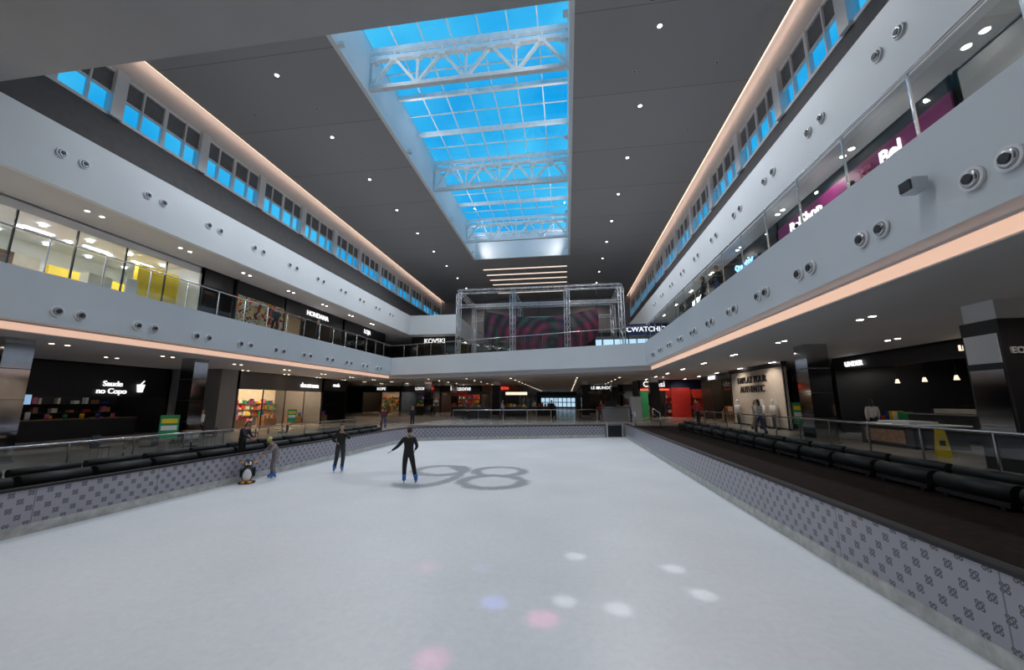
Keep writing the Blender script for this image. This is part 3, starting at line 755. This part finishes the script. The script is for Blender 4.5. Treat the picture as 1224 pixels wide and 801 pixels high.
one('added_sign_lamp_posts',lambda b:[(b.cyl((9.0,y,9.3),(9.05,y,9.42),.06,M['black']),b.cyl((9.0,y,6.94),(9.0,y,9.3),.02,M['black'],n=6)) for y in (12.5,15.5,18.5)])  # made-up heads and posts for the added sign lamps

# ------------------------------------------------------------------ rigging truss with drape on bridge
def boxtruss(b,p,q,w_=0.42,step=0.62):
    p=Vector(p);q=Vector(q);d=(q-p);L_=d.length;d.normalize();a=d.orthogonal().normalized()
    if abs(d.z)<0.9: a=Vector((0,0,1)).cross(d).normalized()
    c=d.cross(a); cs=[(a*i+c*j)*w_/2 for i,j in((1,1),(1,-1),(-1,-1),(-1,1))]
    for k in cs: b.cyl(p+k,q+k,0.03,M['alu'],n=6)
    n=int(L_/step)
    for i in range(n):
        s=p+d*(L_*i/n); t=p+d*(L_*(i+1)/n)
        for k in range(4):
            u,v=cs[k],cs[(k+1)%4]
            b.cyl(s+u,t+v,0.016,M['alu'],n=4,smooth=False) if i%2==0 else b.cyl(s+v,t+u,0.016,M['alu'],n=4,smooth=False)
def rig(b):
    zt=15.0
    for y in (41.5,49):
        boxtruss(b,(-12.0,y,zt),(6.0,y,zt)); boxtruss(b,(-12.0,y,zt-1.7),(6.0,y,zt-1.7),0.3)
        for x in (-12,-5.8,0.2,6.0): boxtruss(b,(x,y,6.96),(x,y,zt-0.25))
    for x in (-12,-5.8,0.2,6.0): boxtruss(b,(x,41.5,zt),(x,49,zt))
rg=empty('rigging_truss_stage'); one('truss_frame',rig,rg)
def drape(b):
    nx=28; nz=8; V=[];Fq=[]
    for j in range(nz+1):
        for i in range(nx+1):
            t=i/nx; x=-9.2+12.8*t; zt=12.9-0.9*math.sin(math.pi*t); zb=7.9+1.9*abs(2*t-1)**3
            z=zt+(zb-zt)*j/nz; y=42.6+1.6*math.sin(math.pi*j/nz)*-0.3+0.12*math.sin(i*1.7); V.append((x,y,z))
    for j in range(nz):
        for i in range(nx): k=j*(nx+1)+i; Fq.append((k,k+1,k+nx+2,k+nx+1))
    b.add(V,Fq,M['drape'],True)
    for x in (-9.1,-3,3.5): b.cyl((x,42.55,12.2),(x,42.55,14.9),0.02,M['black'])
    b.box(-9,3.4,44.5,44.6,7.0,12.0,M['blackrough'])
one('drape',drape,rg)

# ------------------------------------------------------------------ figures
SKIN=mat('skin',(0.48,0.28,0.19),0.5); HAIR=mat('dark_hair',(0.015,0.01,0.008),0.5)
EYEW=mat('eye_white',(0.8,0.8,0.8),0.3); LIP=mat('lips',(0.35,0.1,0.09),0.5)
CL={k:mat('cloth_'+k,c,0.85,scale=12,var=0.15) for k,c in dict(black=(0.012,0.012,0.014),charcoal=(0.03,0.03,0.035),white=(0.6,0.6,0.6),grey=(0.22,0.2,0.2),blue=(0.03,0.08,0.3),red=(0.4,0.03,0.04),jeans=(0.04,0.06,0.13),tan=(0.35,0.26,0.18),maroon=(0.10,0.015,0.02)).items()}
BOOT=mat('skate_boot_blue',(0.02,0.16,0.55),0.4); BLADE=M['steel']; HELM=mat('beanie_maroon',(0.09,0.012,0.02),0.8)
BASE=dict(pel=(0,0,.95),sp=(0,0,1.12),ch=(0,0,1.30),nb=(0,0,1.44),nk=(0,-.01,1.53),hd=(0,-.02,1.60),
 sL=(.18,0,1.40),eL=(.22,.02,1.12),wL=(.24,-.05,.88),sR=(-.18,0,1.40),eR=(-.22,.02,1.12),wR=(-.24,-.05,.88),
 hL=(.09,0,.90),kL=(.10,-.02,.50),aL=(.10,.02,.10),tL=(.11,-.12,.05),hR=(-.09,0,.90),kR=(-.10,-.02,.50),aR=(-.10,.02,.10),tR=(-.11,-.12,.05))
RAD=dict(pel=(.17,.13),sp=(.155,.12),ch=(.175,.125),nb=(.09,.08),nk=(.054,.057),hd=(.05,.055),s=(.078,.08),e=(.058,.058),w=(.036,.034),h=(.108,.11),k=(.080,.082),a=(.058,.064),t=(.045,.04))
EDG=[('pel','sp','T'),('sp','ch','T'),('ch','nb','T'),('nb','nk','N'),('nk','hd','N')]
for s_ in 'LR': EDG+=[('ch','s'+s_,'T'),('s'+s_,'e'+s_,'A'),('e'+s_,'w'+s_,'A'),('pel','h'+s_,'G'),('h'+s_,'k'+s_,'G'),('k'+s_,'a'+s_,'G'),('a'+s_,'t'+s_,'S')]
def person(name,loc,rz,pose={},h=1.7,top='black',bot='black',helmet=None,skates=False,longhair=False):
    J={k:Vector(v) for k,v in BASE.items()}
    for k,v in pose.items(): J[k]=Vector(v)
    keys=list(J); idx={k:i for i,k in enumerate(keys)}
    e=empty(name,loc,rz); s=h/1.74; e.scale=(s,s,s)
    me=bpy.data.meshes.new('body'); me.from_pydata([J[k] for k in keys],[(idx[a],idx[b]) for a,b,_ in EDG],[])
    o=bpy.data.objects.new('body',me); COL.objects.link(o)
    sk_=o.modifiers.new('skin','SKIN'); sk_.use_smooth_shade=True
    for k in keys:
        r=RAD.get(k) or RAD[k[0]]; sv=me.skin_vertices[0].data[idx[k]]; sv.radius=r; sv.use_root=(k=='pel')
    sb=o.modifiers.new('sub','SUBSURF'); sb.levels=2; sb.render_levels=2
    dg=bpy.context.evaluated_depsgraph_get(); nm=bpy.data.meshes.new_from_object(o.evaluated_get(dg))
    bpy.data.objects.remove(o)
    o=bpy.data.objects.new('body',nm); COL.objects.link(o); o.parent=e
    nm.materials.clear()
    for m_ in (CL[top],CL[bot],SKIN,BOOT if skates else CL['charcoal']): nm.materials.append(m_)
    cls={'T':0,'A':0,'N':2,'G':1,'S':3}
    for p in nm.polygons:
        c=p.center; best=9;bi=0
        for a,b_,t in EDG:
            A=J[a];B=J[b_];ab=B-A; u=max(0,min(1,(c-A).dot(ab)/ab.length_squared)); d=(c-(A+ab*u)).length
            if d<best: best=d;bi=cls[t]
        p.material_index=bi; p.use_smooth=True
    b=MB(); H=J['hd']+Vector((0,-.015,.07)); ax=(J['hd']-J['nk']).normalized()
    q=Vector((0,0,1)).rotation_difference((ax+Vector((0,0,.6))).normalized()).to_matrix()
    P=lambda x,y,z: H+q@Vector((x,y,z))
    b.ball(H,(.074,.092,.112),SKIN,20,14,rot=q); b.ball(P(0,-.02,-.06),(.052,.06,.055),SKIN,14,8,rot=q)
    b.cyl(P(0,-.082,.015),P(0,-.112,-.02),.008,SKIN,n=8,r2=.015); b.ball(P(0,-.104,-.022),.014,SKIN,8,6)
    for x in (-.03,.03):
        b.ball(P(x,-.080,.012),(.013,.008,.009),EYEW,8,6,rot=q); b.ball(P(x,-.0875,.012),.005,HAIR,8,6); b.ball(P(x,-.083,.034),(.018,.006,.004),HAIR,8,4,rot=q)
    for x in (-.075,.075): b.ball(P(x,.005,-.005),(.012,.02,.03),SKIN,8,6,rot=q)
    b.ball(P(0,-.084,-.052),(.022,.008,.006),LIP,8,6,rot=q)
    qi=q.inverted()
    b.ball(P(0,.012,.014),(.085,.098,.118),HAIR,20,14,cond=lambda c:(lambda v:v.z>.045 or (v.y>.02 and v.z>-.07))(qi@c),rot=q)
    if longhair: b.ball(P(0,.075,-.08),(.07,.045,.15),HAIR,14,10,rot=q)
    if helmet: b.ball(P(0,.01,.03),(.100,.118,.112),helmet,20,14,cond=lambda c:(qi@c).z>-.01,rot=q)
    b.build('head',e,recalc=False)
    for s_ in 'LR':
        wv=J['w'+s_]; d=(wv-J['e'+s_]).normalized(); sg=1 if s_=='L' else -1
        side=Vector((0,-1,0)); side=(side-d*side.dot(d)).normalized(); nrm=d.cross(side)
        b=MB(); rot=Matrix((side,nrm,d)).transposed()
        b.ball(wv+d*.05,(.040,.017,.052),SKIN,12,8,rot=rot)
        for k,(off,l) in enumerate(((-.029,.060),(-.010,.075),(.010,.080),(.029,.070))):
            p0=wv+d*.085+side*off; p1=p0+d*l*.5+nrm*.006*-sg; p2=p1+d*l*.42+nrm*.022*-sg
            b.cyl(p0-d*.02,p1,.0095,SKIN,n=8,r2=.0085); b.cyl(p1,p2,.0085,SKIN,n=8,r2=.006); b.ball(p1,.0088,SKIN,8,6); b.ball(p2,.006,SKIN,8,6)
        p0=wv+d*.03+side*.034; p1=p0+side*.028+d*.03; p2=p1+d*.03+side*.006
        b.cyl(p0,p1,.012,SKIN,n=8,r2=.010); b.cyl(p1,p2,.010,SKIN,n=8,r2=.007); b.ball(p1,.0102,SKIN,8,6)
        b.build('hand_'+s_,e,recalc=False)
    for s_ in 'LR':
        A=J['a'+s_];Tt=J['t'+s_]; b=MB(); dd=(Tt-A); fw=Vector((dd.x,dd.y,0)).normalized(); m_=BOOT if skates else CL['charcoal']
        sd=Vector((-fw.y,fw.x,0)); rot=Matrix((sd,fw,Vector((0,0,1)))).transposed()
        base=Vector((A.x,A.y,min(A.z,Tt.z+.04)))
        b.ball(base+fw*.05+Vector((0,0,-.035)),(.05,.145,.045),m_,14,8,rot=rot); b.cyl(base+Vector((0,0,-.04)),base+Vector((0,0,.13)),.06,m_,n=14,r2=.068)
        if skates:
            T2=lambda p: base+sd*p.x+fw*p.y+Vector((0,0,p.z))
            c=MB(T2); c.box(-.004,.004,-.10,.19,-.135,-.105,BLADE); c.box(-.012,.012,-.08,-.03,-.11,-.07,M['black']); c.box(-.012,.012,.09,.15,-.11,-.07,M['black']); c.build('blade_'+s_,e)
        b.build('shoe_'+s_,e,recalc=False)
    return e
person('ice_skater',(-5.15,12.4,0.055),math.radians(200),dict(pel=(0,.03,.93),sp=(0,0,1.10),ch=(0,-.03,1.28),nb=(0,-.06,1.42),nk=(0,-.08,1.50),hd=(0,-.1,1.57),
  sL=(.18,-.02,1.38),eL=(.36,-.05,1.15),wL=(.56,-.10,1.00),sR=(-.18,-.03,1.38),eR=(-.27,.0,1.13),wR=(-.20,-.18,1.0),
  hL=(.09,.03,.88),kL=(.12,-.10,.50),aL=(.11,.05,.11),tL=(.12,-.09,.07),hR=(-.09,.03,.88),kR=(-.17,-.08,.49),aR=(-.27,.06,.10),tR=(-.30,-.08,.06)),1.68,'black','black',HELM,True)
person('ice_skater',(-8.55,14.05,0.055),math.radians(35),dict(sL=(.18,0,1.40),eL=(.30,-.12,1.20),wL=(.12,-.20,1.42),eR=(-.30,.05,1.16),wR=(-.16,-.14,1.08),
  kL=(.11,-.08,.50),kR=(-.12,-.03,.50),aR=(-.17,.03,.10),tR=(-.2,-.11,.06)),1.66,'black','charcoal',None,True)
HEL=mat('helmet_lime',(0.45,0.50,0.05),0.35)
person('child_skater',(-10.12,12.6,0.05),math.radians(-25),dict(pel=(0,.08,.90),sp=(0,.03,1.06),ch=(0,-.06,1.22),nb=(0,-.14,1.34),nk=(0,-.18,1.41),hd=(0,-.23,1.46),
  sL=(.17,-.08,1.31),eL=(.22,-.26,1.12),wL=(.16,-.46,.94),sR=(-.17,-.08,1.31),eR=(-.22,-.24,1.12),wR=(-.16,-.44,.94),hL=(.09,.08,.86),hR=(-.09,.08,.86),kL=(.12,-.06,.48),kR=(-.12,.0,.48)),1.40,'grey','grey',HEL,True)
person('person',(-11.7,12.9,ZFL),math.radians(100),dict(ch=(0,-.06,1.28),nb=(0,-.11,1.41),nk=(0,-.15,1.49),hd=(0,-.19,1.55),sL=(.18,-.07,1.38),sR=(-.18,-.07,1.38),eL=(.22,-.2,1.14),wL=(.12,-.4,1.0),eR=(-.22,-.2,1.14),wR=(-.12,-.4,1.0)),1.45,'charcoal','black',longhair=True)
walk=dict(kL=(.10,-.14,.50),aL=(.10,-.20,.10),tL=(.11,-.34,.06),kR=(-.10,.06,.50),aR=(-.10,.24,.13),tR=(-.11,.12,.05),eL=(.22,.10,1.13),wL=(.22,.06,.88),eR=(-.22,-.08,1.13),wR=(-.22,-.2,.92))
for (x,y,z,r,t,bt,lh,ht) in [(9.4,21.0,ZF,200,'white','jeans',True,1.66),(11.0,25.0,ZF,30,'grey','tan',True,1.62),(9.2,29.5,ZF,150,'red','black',False,1.75),(6.0,34.5,ZF,10,'charcoal','jeans',False,1.75),
   (-16.2,33,ZFL,60,'grey','black',False,1.72),(-15.2,31,ZFL,220,'maroon','jeans',True,1.62),(-6,36,ZF,90,'white','black',False,1.72),(-1.5,38,ZF,350,'charcoal','black',False,1.7),
   (-18.6,22,6.94,60,'charcoal','black',False,1.72),(-18.4,26,6.94,110,'black','black',True,1.65),(6.9,18,6.94,280,'black','jeans',False,1.75),(6.7,19.2,6.94,250,'charcoal','black',True,1.65),(-22,21,ZFL,100,'white','black',True,1.65),
   (3.0,36,ZF,40,'red','jeans',True,1.66),(-9,34.5,ZF,280,'charcoal','black',False,1.74),(-4.2,50,ZF,0,'white','jeans',False,1.74),(12.6,13.3,ZF,240,'tan','black',False,1.72),(13.2,19.2,ZF,150,'white','black',True,1.64),(-13.5,33,ZFL,20,'black','black',False,1.75)]:
    person('person',(x,y,z),math.radians(r),walk,ht,t,bt,longhair=lh)

# penguin skating aid
pg=empty('penguin_skate_aid',(-10.33,11.75,0.0),math.radians(35))
def peng(b):
    PB=mat('penguin_black',(0.015,0.015,0.02),0.35); PW=mat('penguin_white',(0.75,0.75,0.75),0.35); PO=mat('penguin_orange',(0.8,0.3,0.02),0.4)
    b.cyl((0,0,.0),(0,0,.05),.24,PB,n=20); b.ball((0,0,.30),(.18,.16,.27),PB,20,14); b.ball((0,-.04,.28),(.145,.14,.23),PW,20,14)
    b.ball((0,0,.62),(.125,.12,.12),PB,18,12); b.ball((-.042,-.046,.62),(.055,.08,.07),PW,12,8); b.ball((.042,-.046,.62),(.055,.08,.07),PW,12,8)
    b.cyl((0,-.10,.60),(0,-.18,.59),.032,PO,n=10,r2=.008)
    for s in(-1,1):
        b.ball((s*.045,-.118,.64),.013,PB,8,6); b.ball((s*.19,0,.34),(.03,.08,.17),PB,12,8); b.ball((s*.09,-.16,.05),(.07,.11,.035),PO,12,6)
        b.cyl((s*.12,0,.60),(s*.26,.05,.66),.018,PO,n=8)
one('body',peng,pg)

# ------------------------------------------------------------------ small items
def wet(b):
    for s in (-1,1):
        b.add([(-.15,s*.20,0),(.15,s*.20,0),(.10,s*.02,.80),(-.10,s*.02,.80),(-.15,s*.18,0),(.15,s*.18,0),(.10,s*.0,.80),(-.10,s*.0,.80)],[(0,1,2,3),(7,6,5,4),(0,4,5,1),(1,5,6,2),(2,6,7,3),(3,7,4,0)],M['yellow'])
        b.box(-.06,.06,s*.125-.004,s*.125+.004,.30,.46,M['black'])
    b.cyl((-.1,0,.79),(.1,0,.79),.02,M['yellow'])
e=empty('wet_floor_sign',(11.0,13.5,ZF),math.radians(-30)); one('panels',wet,e)
def stand(x,y,z,rz):
    e=empty('poster_stand',(x,y,z),math.radians(rz))
    one('frame',lambda b:(b.box(-.3,.3,-.2,.2,0,.03,M['steel']),b.box(-.025,.025,-.02,.02,.03,1.5,M['steel']),b.box(-.33,.33,-.05,-.02,.55,1.55,M['green']),b.box(-.27,.27,-.056,-.05,.9,1.1,M['white']),b.box(-.27,.27,-.056,-.05,1.2,1.4,M['yellow'])),e)
stand(10.9,20.2,ZF,-35); stand(-17.5,15.2,ZFL,50); stand(-21.5,28.2,ZFL,60)
one('exit_steps',lambda b:[b.box(2.95,4.0,30.35+i*0.2,30.6+i*0.2,0,0.33*(i+1),M['deck']) for i in range(2)])
def hrail(b):
    for x in (4.7,6.4):
        b.cyl((x,28.6,0.8),(x,28.6,1.8),.03,M['steel']); b.cyl((x,31,1.0),(x,31,2.1),.03,M['steel'])
        b.cyl((x,28.6,1.8),(x,31,2.1),.035,M['steel']); b.cyl((x,28.6,1.4),(x,31,1.7),.025,M['steel'])
one('exit_handrail',hrail)
one('rental_kiosk',lambda b:(b.box(2.9,5.0,33,34.2,ZF,2.1,M['ceilgrey']),b.box(2.8,5.1,32.9,34.3,2.1,2.16,M['steel']),b.box(3.1,4.0,33.2,33.5,2.16,2.7,M['black']),b.box(5.2,6.0,33,34,ZF,3.0,M['ceilwhite'])))
def kiosk(b):
    b.box(11.6,13.2,15.2,17.6,ZF,ZF+.75,M['dark']); b.box(11.5,13.3,15.1,17.7,ZF+.75,ZF+.8,M['white'])
    b.prism([(11.8,15.6),(12.9,15.6),(12.9,17.2),(11.8,17.2)],ZF+.8,ZF+1.05,M['shopglass']); b.box(11.9,12.8,15.7,17.1,ZF+.8,ZF+.9,M['white'])
    b.box(11.55,11.6,15.5,17.3,ZF+.15,ZF+.6,M['wood'])
one('display_kiosk',kiosk)
for (x,y) in [(-16.5,6.5),(-18,9),(-16.8,13),(-18.2,17),(-16.6,20)]:
    e=empty('cafe_table',(x,y,ZFL))
    def ct(b):
        b.cyl((0,0,0),(0,0,.03),.25,M['black'],n=16); b.cyl((0,0,.03),(0,0,.72),.035,M['steel']); b.cyl((0,0,.72),(0,0,.76),.38,M['wood'],n=24)
    one('table',ct,e)
    for a in (0.4,3.5):
        c=empty('cafe_chair',(x+.75*math.cos(a),y+.75*math.sin(a),ZFL),a+math.pi/2)
        one('frame',lambda b:(b.box(-.2,.2,-.2,.2,.43,.47,M['dark']),b.box(-.2,.2,-.22,-.18,.47,.88,M['dark']),[b.beam((i,j,0),(i,j,.43),.03,M['steel']) for i in(-.17,.17) for j in(-.17,.17)]),c)
print('DONE')
